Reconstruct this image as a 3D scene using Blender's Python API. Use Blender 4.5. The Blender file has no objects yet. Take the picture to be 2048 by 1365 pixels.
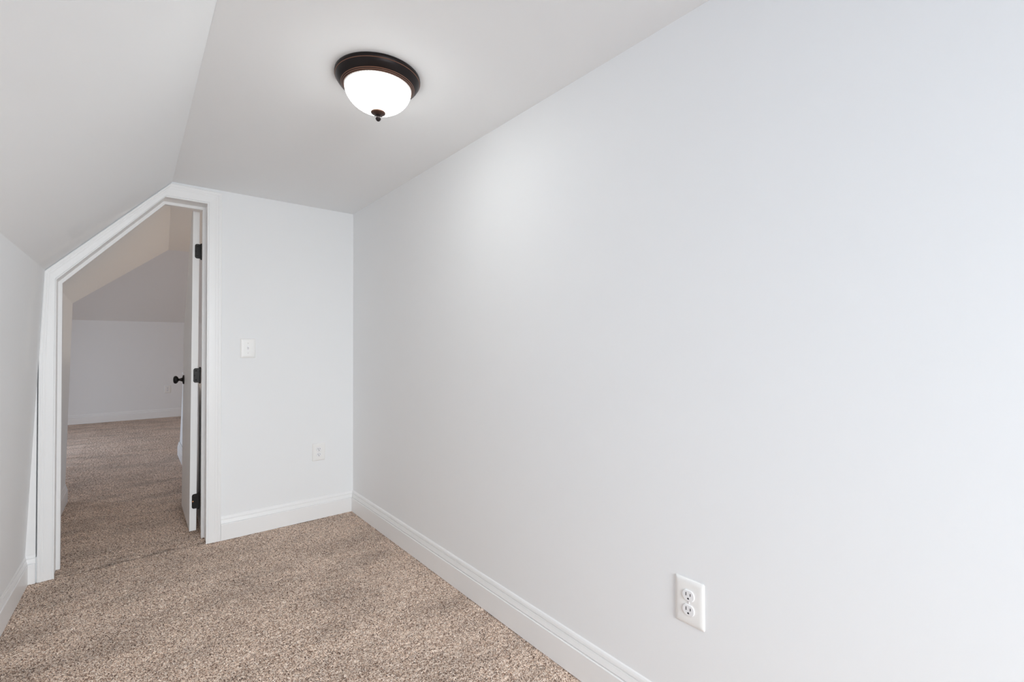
import bpy, bmesh, math, random
import numpy as np
from mathutils import Vector, Matrix

random.seed(7)
SC = bpy.context.scene
COL = SC.collection

# ------------------------------------------------------------------ camera
H = 2.0488                      # flat ceiling height
D = 3.1894                      # wall with the door
cam_d = bpy.data.cameras.new('camera')
cam_d.sensor_width = 36.0
cam_d.lens = 36.0 * 929.66 / 2048.0
cam_d.clip_start = 0.02
cam = bpy.data.objects.new('camera', cam_d)
COL.objects.link(cam)
yaw, pitch, roll = 0.6862, 0.0123, -0.0031
fw = Vector((math.sin(yaw) * math.cos(pitch), math.cos(yaw) * math.cos(pitch), math.sin(pitch)))
r0 = Vector((math.cos(yaw), -math.sin(yaw), 0)); u0 = r0.cross(fw)
rt = math.cos(roll) * r0 + math.sin(roll) * u0
up = -math.sin(roll) * r0 + math.cos(roll) * u0
M = Matrix((rt, up, -fw)).transposed().to_4x4()
M.translation = Vector((-1.1887, 0.0, 1.125))
cam.matrix_world = M
SC.camera = cam

# ------------------------------------------------------------------ exposure, sky, daylight and added fill
SC.view_settings.view_transform = 'Standard'
SC.view_settings.look = 'None'
SC.view_settings.gamma = 1.0
SC.view_settings.use_curve_mapping = False
SC.view_settings.exposure = 0.18
SC.cycles.max_bounces = 16
SC.cycles.diffuse_bounces = 10
SC.cycles.caustics_reflective = False
SC.cycles.caustics_refractive = False

world = bpy.data.worlds.new('overcast_sky')
SC.world = world
world.use_nodes = True
bg = world.node_tree.nodes['Background']
bg.inputs[0].default_value = (0.60, 0.74, 1.0, 1.0)
bg.inputs[1].default_value = 0.3

TILT, SPREAD = 27.0, 116.0                # the sky lights a room from above the horizon
def window_daylight(name, loc, rot, w, h, power, color):
    l = bpy.data.lights.new(name, 'AREA')
    l.shape = 'RECTANGLE'; l.size = w; l.size_y = h
    l.energy = power; l.color = color; l.spread = math.radians(SPREAD)
    o = bpy.data.objects.new(name, l); COL.objects.link(o)
    o.location = loc; o.rotation_euler = rot
    return o
GABLE_Y = -1.7
P_GABLE, C_GABLE = 49.0, (0.895, 0.96, 1.0)
P_SIDE, C_SIDE = 2.2, (0.3, 0.6, 1.0)
P_FAR, C_FAR = 40.0, (0.7, 0.83, 1.0)
P_STAIR, C_STAIR = 16.5, (1.0, 0.89, 0.75)
E_LAMP, C_LAMP = 12.2, (0.97, 1.0, 0.985)
WIN1 = (-1.40, -0.25, 0.65, 1.85)          # x0, x1, z0, z1: gable window behind the camera
window_daylight('daylight_gable_window', ((WIN1[0] + WIN1[1]) / 2, GABLE_Y - 0.5, (WIN1[2] + WIN1[3]) / 2 + 0.15),
                (math.radians(90 - TILT), 0, 0), WIN1[1] - WIN1[0], WIN1[3] - WIN1[2], P_GABLE, C_GABLE)
DX, DY0, DY1 = -2.50, -1.15, 0.65          # unseen recess added on the low side to brighten the right wall
WIN3 = (-0.85, 0.35, 0.85, 1.85)           # y0, y1, z0, z1: opening for the added side light
window_daylight('side_fill_light', (DX - 0.2, (WIN3[0] + WIN3[1]) / 2, (WIN3[2] + WIN3[3]) / 2),
                (math.radians(90 - 3), 0, math.radians(-90)), WIN3[1] - WIN3[0], WIN3[3] - WIN3[2], P_SIDE, C_SIDE)
FARX0, FARX1 = -4.2, 2.4
WIN2 = (6.5, 7.6, 0.8, 2.0)                # y0, y1, z0, z1 in the far gable
window_daylight('daylight_far_window', (FARX0 - 0.5, (WIN2[0] + WIN2[1]) / 2, (WIN2[2] + WIN2[3]) / 2 + 0.15),
                (math.radians(90 - TILT), 0, math.radians(-90)), WIN2[1] - WIN2[0], WIN2[3] - WIN2[2], P_FAR, C_FAR)
stair_d = bpy.data.lights.new('stair_fill', 'POINT')
stair_d.energy = P_STAIR; stair_d.color = C_STAIR; stair_d.shadow_soft_size = 0.10
stair_o = bpy.data.objects.new('stair_fill', stair_d); COL.objects.link(stair_o)
stair_o.location = (0.95, 4.6, 0.55)  # unseen warm light added on the stair side to tint the passage

# ------------------------------------------------------------------ materials
def mat(name, color, rough=0.5, metal=0.0, spec=0.5, bump=None, var=None):
    m = bpy.data.materials.new(name); m.use_nodes = True
    nt = m.node_tree; b = nt.nodes['Principled BSDF']
    b.inputs['Base Color'].default_value = (*color, 1)
    b.inputs['Roughness'].default_value = rough
    b.inputs['Metallic'].default_value = metal
    b.inputs['Specular IOR Level'].default_value = spec
    if bump or var:
        tc = nt.nodes.new('ShaderNodeTexCoord')
    if bump:
        n = nt.nodes.new('ShaderNodeTexNoise'); n.inputs['Scale'].default_value = bump[0]; n.inputs['Detail'].default_value = 3
        nt.links.new(tc.outputs['Object'], n.inputs['Vector'])
        bp = nt.nodes.new('ShaderNodeBump'); bp.inputs['Strength'].default_value = bump[1]; bp.inputs['Distance'].default_value = bump[2]
        nt.links.new(n.outputs['Fac'], bp.inputs['Height']); nt.links.new(bp.outputs['Normal'], b.inputs['Normal'])
    if var:
        n2 = nt.nodes.new('ShaderNodeTexNoise'); n2.inputs['Scale'].default_value = var[0]; n2.inputs['Detail'].default_value = 4
        nt.links.new(tc.outputs['Object'], n2.inputs['Vector'])
        mx = nt.nodes.new('ShaderNodeMix'); mx.data_type = 'RGBA'
        mx.inputs['A'].default_value = (*color, 1); mx.inputs['B'].default_value = (*[c * var[1] for c in color], 1)
        nt.links.new(n2.outputs['Fac'], mx.inputs['Factor']); nt.links.new(mx.outputs['Result'], b.inputs['Base Color'])
    return m

WALL = mat('wall_paint', (0.882, 0.893, 0.903), 0.75, spec=0.25, bump=(220, 0.05, 0.001), var=(1.3, 0.985))
CEIL = mat('ceiling_paint', (0.868, 0.880, 0.890), 0.9, spec=0.15, bump=(180, 0.05, 0.001))
TRIM = mat('trim_paint', (0.90, 0.90, 0.90), 0.38, spec=0.45, var=(3.0, 0.985))
DOORP = mat('door_paint', (0.89, 0.89, 0.888), 0.42, spec=0.45, var=(4.0, 0.985))
PLATE = mat('plate_plastic', (0.90, 0.895, 0.88), 0.32, var=(9.0, 0.99))
RECEP = mat('receptacle_plastic', (0.89, 0.89, 0.905), 0.3, var=(9.0, 0.99))
SLOT = mat('slot_dark', (0.02, 0.02, 0.025), 0.7, var=(30, 0.8))
SCREW = mat('painted_screw', (0.82, 0.81, 0.80), 0.35, var=(60, 0.95))
BLACK = mat('black_hardware', (0.016, 0.014, 0.013), 0.42, metal=0.5, var=(40, 0.7))
COPPER = mat('worn_copper_screw', (0.62, 0.30, 0.14), 0.35, metal=0.9, var=(60, 0.8))
BLACKDOT = mat('screw_recess', (0.01, 0.01, 0.01), 0.8, var=(60, 0.8))

def bronze_material():
    m = mat('oil_rubbed_bronze', (0.022, 0.015, 0.012), 0.36, metal=0.75, spec=0.5)
    nt = m.node_tree; b = nt.nodes['Principled BSDF']
    at = nt.nodes.new('ShaderNodeAttribute'); at.attribute_name = 'rub'
    n = nt.nodes.new('ShaderNodeTexNoise'); n.inputs['Scale'].default_value = 30
    mx = nt.nodes.new('ShaderNodeMix'); mx.data_type = 'RGBA'
    mx.inputs['A'].default_value = (0.022, 0.0175, 0.0175, 1); mx.inputs['B'].default_value = (0.33, 0.17, 0.115, 1)
    ma = nt.nodes.new('ShaderNodeMath'); ma.operation = 'MULTIPLY_ADD'; ma.inputs[1].default_value = 0.3; ma.inputs[2].default_value = 0.8
    mm = nt.nodes.new('ShaderNodeMath'); mm.operation = 'MULTIPLY'; mm.use_clamp = True
    nt.links.new(n.outputs['Fac'], ma.inputs[0]); nt.links.new(ma.outputs[0], mm.inputs[0])
    nt.links.new(at.outputs['Fac'], mm.inputs[1]); nt.links.new(mm.outputs[0], mx.inputs['Factor'])
    nt.links.new(mx.outputs['Result'], b.inputs['Base Color'])
    return m
BRONZE = bronze_material()

def lamp_glass(strength):
    m = bpy.data.materials.new('lit_ribbed_glass'); m.use_nodes = True
    nt = m.node_tree; b = nt.nodes['Principled BSDF']
    b.inputs['Base Color'].default_value = (0.85, 0.85, 0.83, 1); b.inputs['Roughness'].default_value = 0.22
    tc = nt.nodes.new('ShaderNodeTexCoord')
    # the bulbs sit low in the bowl: the glass glows most at the bottom
    sp = nt.nodes.new('ShaderNodeSeparateXYZ'); nt.links.new(tc.outputs['Object'], sp.inputs[0])
    rp = nt.nodes.new('ShaderNodeMapRange')
    rp.inputs['From Min'].default_value = -.036; rp.inputs['From Max'].default_value = -.112
    rp.inputs['To Min'].default_value = strength * 0.30; rp.inputs['To Max'].default_value = strength * 1.7
    nt.links.new(sp.outputs['Z'], rp.inputs['Value'])
    b.inputs['Emission Color'].default_value = (*C_LAMP, 1)
    sm = nt.nodes.new('ShaderNodeMapRange'); sm.interpolation_type = 'SMOOTHSTEP'
    sm.inputs['From Min'].default_value = -.042; sm.inputs['From Max'].default_value = -.074
    nt.links.new(sp.outputs['Z'], sm.inputs['Value'])
    at = nt.nodes.new('ShaderNodeMath'); at.operation = 'ARCTAN2'
    nt.links.new(sp.outputs['Y'], at.inputs[0]); nt.links.new(sp.outputs['X'], at.inputs[1])
    fr = nt.nodes.new('ShaderNodeMath'); fr.operation = 'MULTIPLY'; fr.inputs[1].default_value = 72.0
    nt.links.new(at.outputs[0], fr.inputs[0])
    sn = nt.nodes.new('ShaderNodeMath'); sn.operation = 'SINE'; nt.links.new(fr.outputs[0], sn.inputs[0])
    rb = nt.nodes.new('ShaderNodeMath'); rb.operation = 'MULTIPLY_ADD'; rb.inputs[1].default_value = 0.13; rb.inputs[2].default_value = 0.36
    nt.links.new(sn.outputs[0], rb.inputs[0])
    mx = nt.nodes.new('ShaderNodeMix'); mx.data_type = 'FLOAT'
    nt.links.new(sm.outputs['Result'], mx.inputs['Factor']); nt.links.new(rb.outputs[0], mx.inputs['A']); nt.links.new(rp.outputs['Result'], mx.inputs['B'])
    nt.links.new(mx.outputs['Result'], b.inputs['Emission Strength'])
    return m
GLASS = lamp_glass(E_LAMP)

def carpet_material():
    m = bpy.data.materials.new('cut_pile_carpet'); m.use_nodes = True
    nt = m.node_tree; b = nt.nodes['Principled BSDF']
    b.inputs['Roughness'].default_value = 0.95; b.inputs['Specular IOR Level'].default_value = 0.1
    b.inputs['Sheen Weight'].default_value = 0.15
    tc = nt.nodes.new('ShaderNodeTexCoord')
    warp = nt.nodes.new('ShaderNodeTexNoise'); warp.inputs['Scale'].default_value = 90; warp.inputs['Detail'].default_value = 2
    nt.links.new(tc.outputs['Object'], warp.inputs['Vector'])
    vm = nt.nodes.new('ShaderNodeVectorMath'); vm.operation = 'MULTIPLY_ADD'
    vm.inputs[1].default_value = (0.007, 0.007, 0.0)
    nt.links.new(warp.outputs['Color'], vm.inputs[0]); nt.links.new(tc.outputs['Object'], vm.inputs[2])
    v = nt.nodes.new('ShaderNodeTexVoronoi'); v.inputs['Scale'].default_value = 370; v.voronoi_dimensions = '2D'
    nt.links.new(vm.outputs[0], v.inputs['Vector'])
    sep = nt.nodes.new('ShaderNodeSeparateColor'); nt.links.new(v.outputs['Color'], sep.inputs[0])
    cr = nt.nodes.new('ShaderNodeValToRGB')
    e = cr.color_ramp; e.interpolation = 'LINEAR'
    e.elements[0].position = 0.0; e.elements[0].color = (0.10, 0.062, 0.046, 1)
    e.elements[1].position = 1.0; e.elements[1].color = (1.0, 0.86, 0.76, 1)
    a = e.elements.new(0.22); a.color = (0.36, 0.235, 0.170, 1)
    a = e.elements.new(0.5); a.color = (0.735, 0.537, 0.412, 1)
    a = e.elements.new(0.8); a.color = (0.96, 0.78, 0.65, 1)
    nt.links.new(sep.outputs[0], cr.inputs[0])
    # nap: broad patches where the pile lies another way
    big = nt.nodes.new('ShaderNodeTexNoise'); big.inputs['Scale'].default_value = 3.2; big.inputs['Detail'].default_value = 4
    nt.links.new(tc.outputs['Object'], big.inputs['Vector'])
    mp = nt.nodes.new('ShaderNodeMapping'); mp.inputs['Scale'].default_value = (1.6, 5.5, 1.0); mp.inputs['Rotation'].default_value = (0, 0, 0.25)
    nt.links.new(tc.outputs['Object'], mp.inputs['Vector'])
    rip = nt.nodes.new('ShaderNodeTexNoise'); rip.inputs['Scale'].default_value = 1.3; rip.inputs['Detail'].default_value = 3
    nt.links.new(mp.outputs[0], rip.inputs['Vector'])
    mn = nt.nodes.new('ShaderNodeMath'); mn.operation = 'MULTIPLY_ADD'; mn.inputs[1].default_value = 0.6
    nt.links.new(rip.outputs['Fac'], mn.inputs[0])
    hb_ = nt.nodes.new('ShaderNodeMath'); hb_.operation = 'MULTIPLY'; hb_.inputs[1].default_value = 0.6
    nt.links.new(big.outputs['Fac'], hb_.inputs[0]); nt.links.new(hb_.outputs[0], mn.inputs[2])
    mr = nt.nodes.new('ShaderNodeMapRange'); mr.inputs['From Min'].default_value = 0.46; mr.inputs['From Max'].default_value = 0.66
    mr.inputs['To Min'].default_value = 0.84; mr.inputs['To Max'].default_value = 1.10
    nt.links.new(mn.outputs[0], mr.inputs['Value'])
    mul = nt.nodes.new('ShaderNodeVectorMath'); mul.operation = 'SCALE'
    nt.links.new(cr.outputs['Color'], mul.inputs[0]); nt.links.new(mr.outputs['Result'], mul.inputs['Scale'])
    # darker line along the seam where two carpets meet in the doorway
    def mth(op, a, b_=None, c=None):
        n = nt.nodes.new('ShaderNodeMath'); n.operation = op
        for i, q in enumerate((a, b_, c)):
            if q is None: continue
            if isinstance(q, (int, float)): n.inputs[i].default_value = q
            else: nt.links.new(q, n.inputs[i])
        return n.outputs[0]
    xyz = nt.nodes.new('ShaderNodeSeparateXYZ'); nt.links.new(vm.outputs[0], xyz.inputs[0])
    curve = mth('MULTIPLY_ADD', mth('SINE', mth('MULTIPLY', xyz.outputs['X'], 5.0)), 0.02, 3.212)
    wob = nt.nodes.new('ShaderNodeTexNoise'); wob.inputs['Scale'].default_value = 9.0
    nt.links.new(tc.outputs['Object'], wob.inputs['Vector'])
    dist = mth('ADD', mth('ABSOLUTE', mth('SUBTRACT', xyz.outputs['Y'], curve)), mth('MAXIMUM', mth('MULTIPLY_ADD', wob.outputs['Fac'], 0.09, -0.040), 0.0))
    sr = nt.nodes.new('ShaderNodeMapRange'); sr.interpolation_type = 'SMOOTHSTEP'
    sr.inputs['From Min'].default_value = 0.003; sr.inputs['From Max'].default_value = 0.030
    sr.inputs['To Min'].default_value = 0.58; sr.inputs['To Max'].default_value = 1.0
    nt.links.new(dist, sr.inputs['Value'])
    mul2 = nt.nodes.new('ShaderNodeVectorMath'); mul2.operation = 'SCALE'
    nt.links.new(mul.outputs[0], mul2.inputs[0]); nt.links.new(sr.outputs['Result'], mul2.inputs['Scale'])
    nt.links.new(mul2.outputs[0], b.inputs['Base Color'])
    inv = nt.nodes.new('ShaderNodeMath'); inv.operation = 'SUBTRACT'; inv.inputs[0].default_value = 1.0
    nt.links.new(v.outputs['Distance'], inv.inputs[1])
    bp = nt.nodes.new('ShaderNodeBump'); bp.inputs['Strength'].default_value = 0.6; bp.inputs['Distance'].default_value = 0.004
    nt.links.new(inv.outputs[0], bp.inputs['Height']); nt.links.new(bp.outputs['Normal'], b.inputs['Normal'])
    return m
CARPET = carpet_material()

# ------------------------------------------------------------------ helpers
def link(name, bm, m, parent=None, smooth=False, loc=None):
    bmesh.ops.recalc_face_normals(bm, faces=bm.faces)
    me = bpy.data.meshes.new(name); bm.to_mesh(me); bm.free()
    me.materials.append(m)
    if smooth:
        for p in me.polygons: p.use_smooth = True
    o = bpy.data.objects.new(name, me); COL.objects.link(o)
    if parent: o.parent = parent
    if loc: o.location = loc
    return o

def structure(o):
    o['kind'] = 'structure'; return o

def tag(o, label, cat, group=None):
    o['label'] = label; o['category'] = cat
    if group: o['group'] = group
    return o

def box(bm, x0, x1, y0, y1, z0, z1):
    v = [bm.verts.new((x, y, z)) for x in (x0, x1) for y in (y0, y1) for z in (z0, z1)]
    for f in ((0, 1, 3, 2), (4, 6, 7, 5), (0, 4, 5, 1), (2, 3, 7, 6), (0, 2, 6, 4), (1, 5, 7, 3)):
        bm.faces.new([v[i] for i in f])
    return v

def hull_prism(bm, a, b):
    """closed solid between two matching polygons"""
    va = [bm.verts.new(p) for p in a]; vb = [bm.verts.new(p) for p in b]
    bm.faces.new(va); bm.faces.new(vb[::-1])
    n = len(va)
    for i in range(n):
        j = (i + 1) % n
        bm.faces.new((va[i], vb[i], vb[j], va[j]))

def slab(name, pts, off, m=None, more=()):
    """wall or ceiling slab: convex polygons given thickness by the offset vector (away from the room)"""
    bm = bmesh.new()
    off = Vector(off)
    for poly in (pts, *more):
        hull_prism(bm, poly, [Vector(p) + off for p in poly])
    return structure(link(name, bm, m or WALL))

def sweep(bm, path, profile, side):
    """profile (t, z) along a horizontal polyline (x, y); t pushes to the side (+1 is to the left of travel), mitred"""
    P = [Vector(p) for p in path]; rows = []
    for i, p in enumerate(P):
        if i == 0: d1 = d2 = (P[1] - P[0]).normalized()
        elif i == len(P) - 1: d1 = d2 = (P[-1] - P[-2]).normalized()
        else: d1 = (P[i] - P[i - 1]).normalized(); d2 = (P[i + 1] - P[i]).normalized()
        n1 = Vector((-d1.y, d1.x)) * side; n2 = Vector((-d2.y, d2.x)) * side
        n = n1 + n2; n = n / n.dot(n1)
        rows.append([bm.verts.new((p.x + n.x * t, p.y + n.y * t, z)) for t, z in profile])
    k = len(profile)
    for a, b in zip(rows, rows[1:]):
        for i in range(k):
            j = (i + 1) % k
            bm.faces.new((a[i], a[j], b[j], b[i]))
    bm.faces.new(rows[0]); bm.faces.new(rows[-1][::-1])

BASEP = [(0, 0), (.0150, 0), (.0150, .0915), (.0130, .0945), (.0066, .0950), (.0066, .0972), (.0126, .0990), (.0124, .1005), (.0092, .1130), (.0082, .1186),
         (.0034, .1190), (.0034, .1206), (.0074, .1220), (.0070, .1250), (.0058, .1310), (.0036, .1362), (.0, .1390)]
def baseboard(name, path, side):
    bm = bmesh.new(); sweep(bm, path, BASEP, side)
    return structure(link(name, bm, TRIM))

def lathe(bm, prof, seg, axis='Z', origin=(0, 0, 0), flute=None):
    """profile (r, h); revolved about the axis. flute(r, h, angle) may change the radius"""
    rows = []
    for r, h in prof:
        row = []
        for k in range(seg):
            a = 2 * math.pi * k / seg
            rr = flute(r, h, k) if flute else r
            x, y = rr * math.cos(a), rr * math.sin(a)
            if axis == 'Z': p = (x, y, h)
            elif axis == 'X': p = (h, x, y)
            else: p = (x, h, y)
            row.append(bm.verts.new(Vector(p) + Vector(origin)))
        rows.append(row)
    for a, b in zip(rows, rows[1:]):
        for k in range(seg):
            j = (k + 1) % seg
            bm.faces.new((a[k], a[j], b[j], b[k]))
    bm.faces.new(rows[0]); bm.faces.new(rows[-1][::-1])
    return rows

# ------------------------------------------------------------------ floor: one carpet through both rooms
def build_floor():
    def axis(segs):
        out = []
        for a, b, s in segs:
            n = max(1, int(round((b - a) / s)))
            out += [a + (b - a) * i / n for i in range(n)]
        out.append(segs[-1][1]); return np.array(out)
    xs = axis([(FARX0 - .1, -1.6, .3), (-1.6, -.72, .0055), (-.72, .03, .0065), (.03, FARX1 + .1, .35)])
    ys = axis([(GABLE_Y - .1, 1.1, .3), (1.1, 3.5, .0055), (3.5, 5.5, .008), (5.5, 9.5, .018)])
    rng = np.random.default_rng(3)
    X, Y = np.meshgrid(xs, ys, indexing='ij')
    Z = rng.uniform(-.0060, .0015, X.shape)
    X = X + rng.uniform(-.0016, .0016, X.shape); Y = Y + rng.uniform(-.0016, .0016, Y.shape)
    # broad unevenness, and the seam across the doorway
    Z += .0016 * np.sin(X * 9 + 1.3 * np.sin(Y * 5)) * np.sin(Y * 7.3 + X * 3)
    seam = 3.205 + .02 * np.sin(X * 5.0)
    inside = (X > -1.47) & (X < -.86)
    Z -= np.where(inside, .005 * np.exp(-((Y - seam) / .0120) ** 2), 0)
    nx, ny = X.shape
    V = np.stack([X, Y, Z], -1).reshape(-1, 3)
    idx = np.arange(nx * ny).reshape(nx, ny)
    F = np.stack([idx[:-1, :-1], idx[1:, :-1], idx[1:, 1:], idx[:-1, 1:]], -1).reshape(-1, 4)
    me = bpy.data.meshes.new('floor')
    me.vertices.add(len(V)); me.vertices.foreach_set('co', V.astype(np.float32).ravel())
    me.loops.add(F.size); me.loops.foreach_set('vertex_index', F.astype(np.int32).ravel())
    me.polygons.add(len(F)); me.polygons.foreach_set('loop_start', np.arange(0, F.size, 4, dtype=np.int32))
    me.update(calc_edges=True); me.validate()
    me.polygons.foreach_set('use_smooth', np.ones(len(F), dtype=bool))
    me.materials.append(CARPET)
    o = bpy.data.objects.new('floor', me); COL.objects.link(o)
    return structure(o)
build_floor()

# ------------------------------------------------------------------ room shell
def xbase(y): return -1.579 - .028 * (3.17 - y)          # foot of the leaning knee wall
def xtop(y): return -1.515 - .0107 * (3.181 - y)          # its head
KZ = 1.506; XC = -1.017
G = GABLE_Y
WT = .165                                                 # thickness of the wall with the door
slab('wall_right', [(0, G - .1, -.02), (0, D + WT, -.02), (0, D + WT, H + .05), (0, G - .1, H + .05)], (.1, 0, 0))
# knee wall, near room
def knee_pt(y, z):
    t = z / KZ; return (xbase(y) * (1 - t) + xtop(y) * t, y, z)
def knee_rect(y0, y1, z0, z1): return [knee_pt(y0, z0), knee_pt(y1, z0), knee_pt(y1, z1), knee_pt(y0, z1)]
slab('wall_left', knee_rect(DY1, D + .05, -.02, KZ), (-.1, 0, 0), None, [knee_rect(G - .1, DY0, -.02, KZ)])
def slope_rect(y0, y1): return [(xtop(y0) - .02, y0, KZ - .0215), (xtop(y1) - .02, y1, KZ - .0215), (XC + .02, y1, H + .0215), (XC + .02, y0, H + .0215)]
slab('ceiling_slope', slope_rect(DY1, D + .05), (-.07, 0, .07), CEIL, [slope_rect(G - .1, DY0)])
slab('ceiling_added_recess', [(DX - .1, DY0 - .09, H), (XC + .05, DY0 - .09, H), (XC + .05, DY1 + .09, H), (DX - .1, DY1 + .09, H)], (0, 0, .1), CEIL)  # lid of the added recess that lets in the side light
slab('wall_added_cheek', [(DX - .1, DY1, -.02), (-1.62, DY1, -.02), (xtop(DY1) - .02, DY1, KZ - .02), (XC, DY1, H), (DX - .1, DY1, H)], (0, .09, 0), None,
     [[(DX - .1, DY0 - .09, -.02), (-1.66, DY0 - .09, -.02), (xtop(DY0) - .02, DY0 - .09, KZ - .02), (XC, DY0 - .09, H), (DX - .1, DY0 - .09, H)]])
slab('ceiling', [(XC, G - .1, H), (XC, D + .05, H), (.05, D + .05, H), (.05, G - .1, H)], (0, 0, .1), CEIL)

# wall with the door opening (opening follows the slope of the roof)
JT = .018                                                 # jamb board thickness
OI = [(-1.479, 0), (-1.479, 1.4635), (-1.050, 1.961), (-.848, 1.961), (-.848, 0)]   # clear opening between the jamb faces
OR = [(-1.497, 0), (-1.497, 1.470), (-1.058, 1.979), (-.830, 1.979), (-.830, 0)]    # outside of the jamb boards
def build_wall_back():
    bm = bmesh.new()
    x0 = xtop(D) - .12; top = H + .1; (a, _), (b, bz), (c, cz), (d, dz), (e, _) = OR
    c0, c1 = -1.5385, -1.5340                              # open crack beside the casing leg
    box(bm, c0, c1, D + .10, D + WT, -.02, bz)
    box(bm, c0, c1, D, D + .10, -.02, .12); box(bm, c0, c1, D, D + .10, 1.065, bz)
    for poly in ([(x0, -.02), (c0, -.02), (c0, bz), (x0, bz)], [(c1, -.02), (a, -.02), (b, bz), (c1, bz)], [(x0, bz), (b, bz), (c, cz), (c, top), (x0, top)],
                 [(c, cz), (d, dz), (d, top), (c, top)], [(e, -.02), (FARX1, -.02), (FARX1, top), (e, top)]):
        hull_prism(bm, [(x, D, z) for x, z in poly], [(x, D + WT, z) for x, z in poly])
    return structure(link('wall_back', bm, WALL))
build_wall_back()

# gable wall behind the camera with its window
def gable(name, axis, pos, thick, a0, a1, z1, win):
    bm = bmesh.new()
    w0, w1, q0, q1 = win
    def b(p0, p1, z0, z1_):
        if axis == 'y': box(bm, p0, p1, pos - thick, pos, z0, z1_)
        else: box(bm, pos - thick, pos, p0, p1, z0, z1_)
    b(a0, w0, -.02, z1); b(w1, a1, -.02, z1); b(w0, w1, -.02, q0); b(w0, w1, q1, z1)
    return structure(link(name, bm, WALL))
def window(name, axis, pos, thick, win):
    w0, w1, q0, q1 = win
    def bx(bm, p0, p1, d0, d1, z0, z1):
        if axis == 'y': box(bm, p0, p1, d0, d1, z0, z1)
        else: box(bm, d0, d1, p0, p1, z0, z1)
    bm = bmesh.new()
    o, i = pos - thick * .8, pos - thick * .3
    t = .045
    bx(bm, w0, w0 + t, o, i, q0, q1); bx(bm, w1 - t, w1, o, i, q0, q1)
    bx(bm, w0 + t, w1 - t, o, i, q0, q0 + t); bx(bm, w0 + t, w1 - t, o, i, q1 - t, q1)
    mid = (q0 + q1) / 2
    bx(bm, w0 + t, w1 - t, o, i, mid - .02, mid + .02)
    root = structure(link(name, bm, TRIM))
    bm = bmesh.new()
    for a, b_, c, d in ((w0 - .07, w0, q0 - .07, q1 + .07), (w1, w1 + .07, q0 - .07, q1 + .07)): bx(bm, a, b_, pos, pos + .015, c, d)
    for c, d in ((q0 - .07, q0), (q1, q1 + .07)): bx(bm, w0, w1, pos, pos + .015, c, d)
    link('window_casing', bm, TRIM, root)
    return root
gable('wall_front', 'y', G, .1, -1.95, .1, H + .1, WIN1)
window('window_1', 'y', G, .1, WIN1)
gable('wall_added_recess', 'x', DX, .1, DY0 - .09, DY1 + .09, H + .05, WIN3)  # outer wall of the added recess, open to the side light
window('window_added', 'x', DX, .1, WIN3)

# ------------------------------------------------------------------ the rooms beyond the door
PY0 = D + WT - .01
YK = 4.684; PZ = 1.454; HX, HY = -.922, 5.43             # outside corner of the knee wall; top of the hip
RY, RZ = 7.03, 3.324; YF, ZF = 9.372, 1.54
slab('wall_passage_left', [(-1.575, PY0, -.02), (-1.558, YK, -.02), (-1.524, YK, PZ), (-1.517, PY0, 1.49)], (-.1, 0, 0))
slab('ceiling_passage_slope', [(-1.517, PY0, 1.49), (-1.524, YK, PZ), (HX, HY, H), (-1.013, PY0, H)], (-.03, -.03, .07), CEIL)
slab('ceiling_passage', [(-1.013, PY0, H), (HX, HY, H), (FARX1, HY, H), (FARX1, PY0, H)], (0, 0, .08), CEIL)
slab('wall_far_knee', [(FARX0 - .1, YK, -.02), (-1.580, YK, -.02), (-1.546, YK, PZ), (FARX0 - .1, YK, PZ)], (0, -.09, 0))
slab('ceiling_near_pitch', [(FARX0 - .1, YK, PZ), (-1.524, YK, PZ), (HX, HY, H), (HX, RY, RZ), (FARX0 - .1, RY, RZ)], (0, -.03, .08), CEIL,
     [[(HX, HY, H), (FARX1, HY, H), (FARX1, RY, RZ), (HX, RY, RZ)]])
slab('ceiling_far_pitch', [(FARX0 - .1, RY, RZ), (FARX1, RY, RZ), (FARX1, YF, ZF), (FARX0 - .1, YF, ZF)], (0, .03, .08), CEIL)
slab('wall_far', [(FARX0 - .1, YF, -.02), (FARX1, YF, -.02), (FARX1, YF, ZF + .03), (FARX0 - .1, YF, ZF + .03)], (0, .1, 0))
slab('wall_far_right', [(FARX1 - .02, D, -.02), (FARX1 - .02, YF + .1, -.02), (FARX1 - .02, YF + .1, RZ + .1), (FARX1 - .02, D, RZ + .1)], (.1, 0, 0))
gable('wall_far_left', 'x', FARX0, .1, YK - .1, YF + .1, RZ + .12, WIN2)
window('window_2', 'x', FARX0, .1, WIN2)
# partition on the hinge side of the passage, a little out of plumb
PX = -.794; PE = 6.0; LEAN = .036
def lean(y, z): return (PX + LEAN * z, y, z)
HW = .850; NX = -.8600; NY = 4.75
bm = bmesh.new()
hw = [(NX, PY0), (PX, NY), (PX, PE), (PX + .11, PE), (PX + .11, PY0)]
def hwx(i, x, z): return x + (0 if i in (0, 4) else LEAN * z)
for q in ((0, 1, 4), (1, 2, 3, 4)):
    hull_prism(bm, [(hwx(i, hw[i][0], -.02), hw[i][1], -.02) for i in q], [(hwx(i, hw[i][0], HW), hw[i][1], HW) for i in q])
structure(link('wall_passage_right', bm, WALL))
bm = bmesh.new(); dx = LEAN * HW
cap = [(NX, PY0), (PX + dx - .008, NY), (PX + dx - .008, PE + .008), (PX + dx + .118, PE + .008), (PX + .118, PY0)]
for q in ((0, 1, 4), (1, 2, 3, 4)):
    hull_prism(bm, [(*cap[i], HW) for i in q], [(*cap[i], HW + .016) for i in q])
structure(link('trim_5', bm, TRIM))

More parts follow.
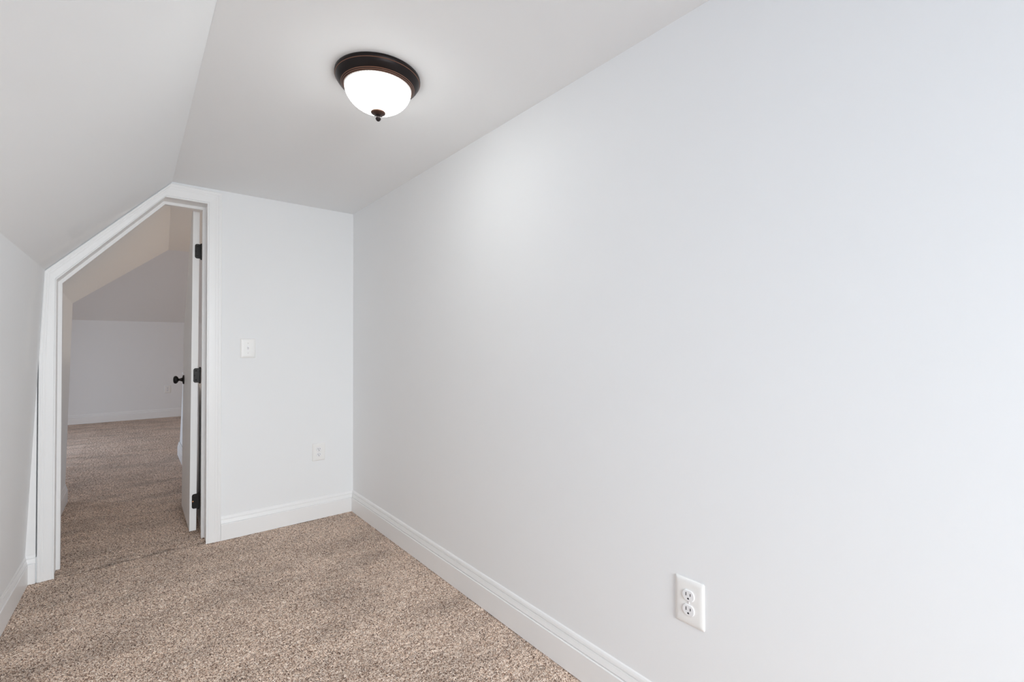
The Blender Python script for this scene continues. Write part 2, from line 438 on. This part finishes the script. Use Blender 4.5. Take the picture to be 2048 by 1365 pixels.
# ------------------------------------------------------------------ baseboards
CO = -.7795                                               # outer edge of the right casing leg at the wall
baseboard('baseboard_right', [(0, G), (0, D)], 1)
baseboard('baseboard_back', [(0, D), (CO, D)], 1)
baseboard('baseboard_left', [(xbase(D) + .001, D), (xbase(DY1), DY1)], 1)
baseboard('baseboard_passage_left', [(-1.75, YK), (-1.5575, YK), (-1.5745, PY0 + .01)], 1)
baseboard('baseboard_passage_right', [(PX - .020, 4.42), (PX, NY), (PX, PE), (PX + .11, PE), (PX + .11, PE - .4)], 1)
baseboard('baseboard_far', [(FARX1 - .02, YF), (FARX0, YF)], 1)
# short return between knee wall and casing
bm = bmesh.new(); sweep(bm, [(-1.5385, D), (-1.5780, D)], BASEP, 1)
structure(link('baseboard_return', bm, TRIM))

# ------------------------------------------------------------------ door lining: casing, jamb, stop
CI = [(-1.474, .0), (-1.474, 1.4615), (-1.0475, 1.9565), (-.853, 1.9565), (-.853, .0)]
CU = [(-1.534, .0), (-1.534, 1.08), (-1.5165, 1.5000), (-1.0215, 2.0385), (-.7800, 2.0300), (-.7800, .0)]
CPROF = [(0, 0), (0, .0090), (.03, .0105), (.085, .0105), (.095, .0060), (.120, .0060), (.130, .0098), (.40, .0108), (.56, .0120), (.60, .0130), (.65, .0132), (.67, .0124),
         (.74, .0130), (.78, .0146), (.84, .0150), (.86, .0140), (.92, .0146), (.97, .0140), (1.0, .0110), (1.0, 0)]
def build_casing():
    bm = bmesh.new()
    inner = [CI[0], (-1.474, 1.08), CI[1], CI[2], CI[3], CI[4]]
    rows = []
    for (xi, zi), (xo, zo) in zip(inner, CU):
        rows.append([bm.verts.new((xi + (xo - xi) * w, D - t, zi + (zo - zi) * w)) for w, t in CPROF])
    k = len(CPROF)
    for a, b in zip(rows, rows[1:]):
        for i in range(k):
            j = (i + 1) % k; bm.faces.new((a[i], a[j], b[j], b[i]))
    bm.faces.new(rows[0]); bm.faces.new(rows[-1][::-1])
    return structure(link('trim_1', bm, TRIM))
build_casing()

def frame_strip(name, inner, outer, y0, y1):
    bm = bmesh.new(); rows = []
    for (xi, zi), (xo, zo) in zip(inner, outer):
        rows.append([bm.verts.new(p) for p in ((xi, y0, zi), (xi, y1, zi), (xo, y1, zo), (xo, y0, zo))])
    for a, b in zip(rows, rows[1:]):
        for i in range(4):
            j = (i + 1) % 4; bm.faces.new((a[i], a[j], b[j], b[i]))
    bm.faces.new(rows[0]); bm.faces.new(rows[-1][::-1])
    bmesh.ops.recalc_face_normals(bm, faces=bm.faces)
    return structure(link(name, bm, TRIM))
frame_strip('trim_2', OI, OR, D - .0005, D + WT + .002)                              # jamb
SI = [(-1.4635, 0), (-1.4635, 1.4575), (-1.0430, 1.9455), (-.8640, 1.9455), (-.8640, 0)]
frame_strip('trim_3', SI, OI, D + .108, D + .140)                                    # stop

# scribed filler between the leaning knee wall and the casing leg, a thin shadow gap beside it
bm = bmesh.new()
fil = [(-1.5385, .139), (-1.5385, 1.055), (-1.5800, .139)]
hull_prism(bm, [(x, D - .010, z) for x, z in fil], [(x, D, z) for x, z in fil])
structure(link('trim_4', bm, TRIM))

# ------------------------------------------------------------------ the door leaf, swung into the passage
def build_door():
    root = bpy.data.objects.new('door_1', None); COL.objects.link(root)
    hx, hy = -.8800, 3.394
    root.location = (hx, hy, 0)
    root['kind'] = 'structure'
    T = .0345; Lw = .585
    ang = math.radians(-.25)
    root.rotation_euler = (0, .0058, ang)
    # leaf: local y runs from the hinge edge to the latch edge, local x is thickness (leaf at -T..0)
    out = [(0, .022), (Lw, .022), (Lw, 1.265), (.155, 1.835), (.07, 1.957), (0, 1.957)]
    bm = bmesh.new()
    hull_prism(bm, [(-T, y, z) for y, z in out], [(0, y, z) for y, z in out])
    bmesh.ops.bevel(bm, geom=list(bm.edges), offset=.0012, segments=1, affect='EDGES')
    leaf = link('door_leaf', bm, DOORP, root)
    # hinges
    def hinge(z):
        bm = bmesh.new()
        h = .044; r = .012; pts = []
        x0, x1 = -.0235, .0100
        for cx, cz, a0 in ((x0 + r, z + h - r, 90), (x0 + r, z - h + r, 180)):
            for k in range(7):
                a = math.radians(a0 + 90 * k / 6); pts.append((cx + r * math.cos(a), cz + r * math.sin(a)))
        pts += [(x1, z - h), (x1, z + h)]
        hull_prism(bm, [(x, -.0022, zz) for x, zz in pts], [(x, .0010, zz) for x, zz in pts])
        o = link('hinge', bm, BLACK, root)
        bm = bmesh.new()
        lathe(bm, [(.0035, z - h - .006), (.0052, z - h - .003), (.0052, z - h), (.0058, z - h + .001), (.0058, z - .018), (.0054, z - .0172), (.0058, z - .0165), (.0058, z + .0165), (.0054, z + .0172), (.0058, z + .018),
                   (.0058, z + h), (.0052, z + h + .003), (.0035, z + h + .006)], 20, 'Z', (.0100, .004, 0))
        link('knuckle', bm, BLACK, o, True)
        for dz, m_ in ((.028, None), (0, 'c'), (-.028, None)):
            bm = bmesh.new()
            dx = -.018 if dz == 0 else -.010
            lathe(bm, [(.0040, -.0022), (.0040, -.0028), (.0026, -.0034), (.0008, -.0035)], 16, 'Y', (dx, 0, z + dz))
            s = link('screw', bm, COPPER if (m_ and z < .5) else BLACK, o, True)
            if m_ and z < .5: s['label'] = 'screw with bare copper head'
        return o
    for z in (1.712, .957, .198): hinge(z)
    # knobs on both faces
    kz, ky = .906, Lw - .075
    def knob(sign):
        x = -T if sign < 0 else 0
        bm = bmesh.new()
        lathe(bm, [(.031, 0), (.0315, .003), (.030, .006), (.022, .0085), (.015, .0095), (.012, .012)], 40, 'X')
        ro = link('door_knob', bm, BLACK, root, True, (x, ky, kz)); ro.scale = (sign, 1, 1)
        bm = bmesh.new()
        lathe(bm, [(.0120, .009), (.0125, .014), (.0105, .018), (.0085, .024), (.0085, .029), (.011, .0315), (.0175, .034), (.0230, .038), (.0262, .044), (.0265, .049), (.0240, .055), (.0175, .059), (.008, .0608), (.001, .061)], 40, 'X')
        link('knob_grip', bm, BLACK, ro, True)
    knob(-1); knob(1)
    return root
build_door()

# ------------------------------------------------------------------ ceiling light
def build_light():
    cx, cy = -.540, 1.510
    root = bpy.data.objects.new('ceiling_light', None); COL.objects.link(root)
    root.location = (cx, cy, H)
    tag(root, 'round flush ceiling light, dark bronze ring with lit white ribbed glass dome', 'light')
    prof = [(.1375, 0, 0), (.1405, -.0010, 0), (.1412, -.0060, 0), (.1410, -.0105, 0), (.1400, -.0126, 0), (.1396, -.0130, .9), (.1388, -.0136, .9), (.1384, -.0139, .1), (.1378, -.0150, 0),
            (.1366, -.0180, 0), (.1340, -.0225, 0), (.1295, -.0282, 0), (.1240, -.0327, 0), (.1214, -.0345, 0), (.1209, -.0350, .9), (.1200, -.0362, .9), (.1195, -.0364, .05), (.1186, -.0364, 0), (.1178, -.0380, 0), (.1174, -.0388, .9),
            (.1166, -.0398, .9), (.1160, -.0399, .05), (.1148, -.0402, 0), (.1140, -.0414, .3), (.1130, -.0424, 1), (.1120, -.0422, 1), (.1114, -.0380, .2), (.1100, -.030, 0)]
    bm = bmesh.new()
    seg = 128
    rows = []
    for r, h, _ in prof:
        rows.append([bm.verts.new((r * math.cos(2 * math.pi * k / seg), r * math.sin(2 * math.pi * k / seg), h)) for k in range(seg)])
    for a, b in zip(rows, rows[1:]):
        for k in range(seg):
            j = (k + 1) % seg; bm.faces.new((a[k], a[j], b[j], b[k]))
    bm.faces.new(rows[0])
    ring = link('canopy_ring', bm, BRONZE, root, True)
    att = ring.data.attributes.new('rub', 'FLOAT', 'POINT')
    vals = [p[2] for p in prof for _ in range(seg)]
    att.data.foreach_set('value', vals)
    # ribbed glass dome
    n = 22; dp = []
    R0, Z0, Z1 = .1108, -.036, -.1215
    for i in range(n + 1):
        a = (math.pi / 2) * i / n
        dp.append((max(.004, R0 * math.cos(a) ** 1.06), Z0 + (Z1 - Z0) * math.sin(a) ** 1.0))
    bm = bmesh.new(); sg = 288
    def flute(r, h, k):
        t = min(1.0, max(0, (r - .02) / .04))
        return r - .0011 * t * (1 if k % 3 == 0 else 0)
    lathe(bm, dp, sg, 'Z', (0, 0, 0), flute)
    link('glass_shade', bm, GLASS, root, True)
    bm = bmesh.new()
    fp = [(.0225, -.1190), (.0245, -.1206), (.0250, -.1224), (.0240, -.1250), (.0195, -.1278), (.0125, -.1302), (.0075, -.1318), (.0062, -.1335), (.0066, -.1350), (.0086, -.1375), (.0092, -.1415), (.0080, -.1465), (.0045, -.1505), (.001, -.1515)]
    lathe(bm, fp, 40)
    fin = link('finial', bm, BRONZE, root, True)
    att = fin.data.attributes.new('rub', 'FLOAT', 'POINT')
    att.data.foreach_set('value', [(.35 if i < 4 else (.22 if i < 6 else .02)) for i in range(len(fp)) for _ in range(40)])
    return root
build_light()

# ------------------------------------------------------------------ wall outlets and switch (built facing -y, then turned)
def plate_mesh(w, h, t=.0062):
    """bevelled cover plate; front at local -y"""
    bm = bmesh.new(); R = .005; rows = []
    def outline(ins, rad, y):
        pts = []
        a, b = w / 2 - ins, h / 2 - ins
        for sx, sz, a0 in ((1, 1, 0), (-1, 1, 90), (-1, -1, 180), (1, -1, 270)):
            for k in range(6):
                an = math.radians(a0 + 90 * k / 5)
                pts.append((sx * (a - rad) + rad * math.cos(an), y, sz * (b - rad) + rad * math.sin(an)))
        return pts
    for ins, rad, y in ((0, R, 0), (0, R, -.0012), (.0012, R, -.0026), (.004, R, -.0044), (.008, R * .9, -.0056), (.0125, R * .8, -.0061), (.018, R * .6, -t)):
        rows.append([bm.verts.new(p) for p in outline(ins, rad, y)])
    for a, b in zip(rows, rows[1:]):
        for i in range(len(a)):
            j = (i + 1) % len(a); bm.faces.new((a[i], a[j], b[j], b[i]))
    bm.faces.new(rows[0]); bm.faces.new(rows[-1][::-1])
    return bm
def screw_bm(t):
    bm = bmesh.new(); lathe(bm, [(.0034, -t + .001), (.0034, -t - .0006), (.0026, -t - .0012), (.0006, -t - .0014)], 18, 'Y')
    return bm
def receptacle_bm(t):
    bm = bmesh.new(); rows = []
    def outline(r, y):
        pts = []
        for k in range(48):
            a = 2 * math.pi * k / 48; x, z = r * math.cos(a), r * math.sin(a)
            z = max(-.0142 * r / .0172, min(.0142 * r / .0172, z)); pts.append((x, y, z))
        return pts
    for r, y in ((.0176, -t + .002), (.0172, -t - .0022), (.0164, -t - .0030), (.0150, -t - .0031)):
        rows.append([bm.verts.new(p) for p in outline(r, y)])
    for a, b in zip(rows, rows[1:]):
        for i in range(48):
            j = (i + 1) % 48; bm.faces.new((a[i], a[j], b[j], b[i]))
    bm.faces.new(rows[0]); bm.faces.new(rows[-1][::-1])
    return bm
def build_outlet(w, h):
    root = bpy.data.objects.new('wall_outlet', None); COL.objects.link(root)
    t = .0062
    link('cover_plate', plate_mesh(w, h), PLATE, root, True)
    link('screw', screw_bm(t), SCREW, root, True)
    for dz in (.0197, -.0197):
        rc = link('receptacle', receptacle_bm(t), RECEP, root, False, (0, 0, dz))
        y = -t - .0031
        for x, hh in ((-.0062, .0046), (.0062, .0036)):
            bm = bmesh.new(); box(bm, x - .0011, x + .0011, y - .0003, y + .001, .0030 - hh + .0005, .0030 + hh + .0005); link('slot', bm, SLOT, rc)
        bm = bmesh.new(); pts = []
        for k in range(13):
            a = math.radians(0 + 180 * k / 12); pts.append((.0027 * math.cos(a), -.0078 + .0024 * math.sin(a)))
        pts += [(-.0027, -.0098), (.0027, -.0098)]
        hull_prism(bm, [(x, y - .0003, z) for x, z in pts], [(x, y + .001, z) for x, z in pts])
        link('ground_hole', bm, SLOT, rc)
    return root
def copy_tree(o, parent=None):
    c = o.copy(); COL.objects.link(c)
    if parent: c.parent = parent
    for ch in list(o.children): copy_tree(ch, c)
    return c
o1 = build_outlet(.0865, .126)
o2 = copy_tree(o1); o3 = copy_tree(o1)
o1.location = (-.0002, .685, .4235); o1.rotation_euler = (0, 0, math.radians(-90))
tag(o1, 'large clear white duplex outlet low on the long blank side wall', 'outlet', 'duplex wall outlets')
o2.location = (-.2290, D - .0002, .4360); o2.scale = (.95, 1, .91)
tag(o2, 'small white duplex outlet on the doorway wall, below and beside the switch', 'outlet', 'duplex wall outlets')
o3.location = (-.7315, YF - .0002, .455)
tag(o3, 'tiny dim duplex outlet seen through the doorway on the distant wall beside the door knob', 'outlet', 'duplex wall outlets')

def build_switch():
    root = bpy.data.objects.new('light_switch', None); COL.objects.link(root)
    root.location = (-.6430, D - .0002, 1.1210)
    tag(root, 'white toggle light switch on the wall beside the door casing', 'switch')
    t = .0062
    link('cover_plate', plate_mesh(.082, .118), PLATE, root, True)
    for dz in (.030, -.030): link('screw', screw_bm(t), SCREW, root, True, (0, 0, dz))
    bm = bmesh.new()
    box(bm, -.0052, .0052, -t - .0004, -t + .001, -.0122, .0122)
    co = link('toggle_collar', bm, SLOT, root)
    co.data.materials[0] = RECEP
    bm = bmesh.new()
    prof = [(-t + .001, -.0080), (-t - .004, -.0078), (-t - .0125, .0030), (-t - .0135, .0070), (-t - .0120, .0088), (-t - .004, .0075), (-t + .001, .0050)]
    hull_prism(bm, [(-.0036, y, z) for y, z in prof], [(.0036, y, z) for y, z in prof])
    bmesh.ops.bevel(bm, geom=list(bm.edges), offset=.0006, segments=2, affect='EDGES')
    link('toggle', bm, RECEP, root)
    return root
build_switch()
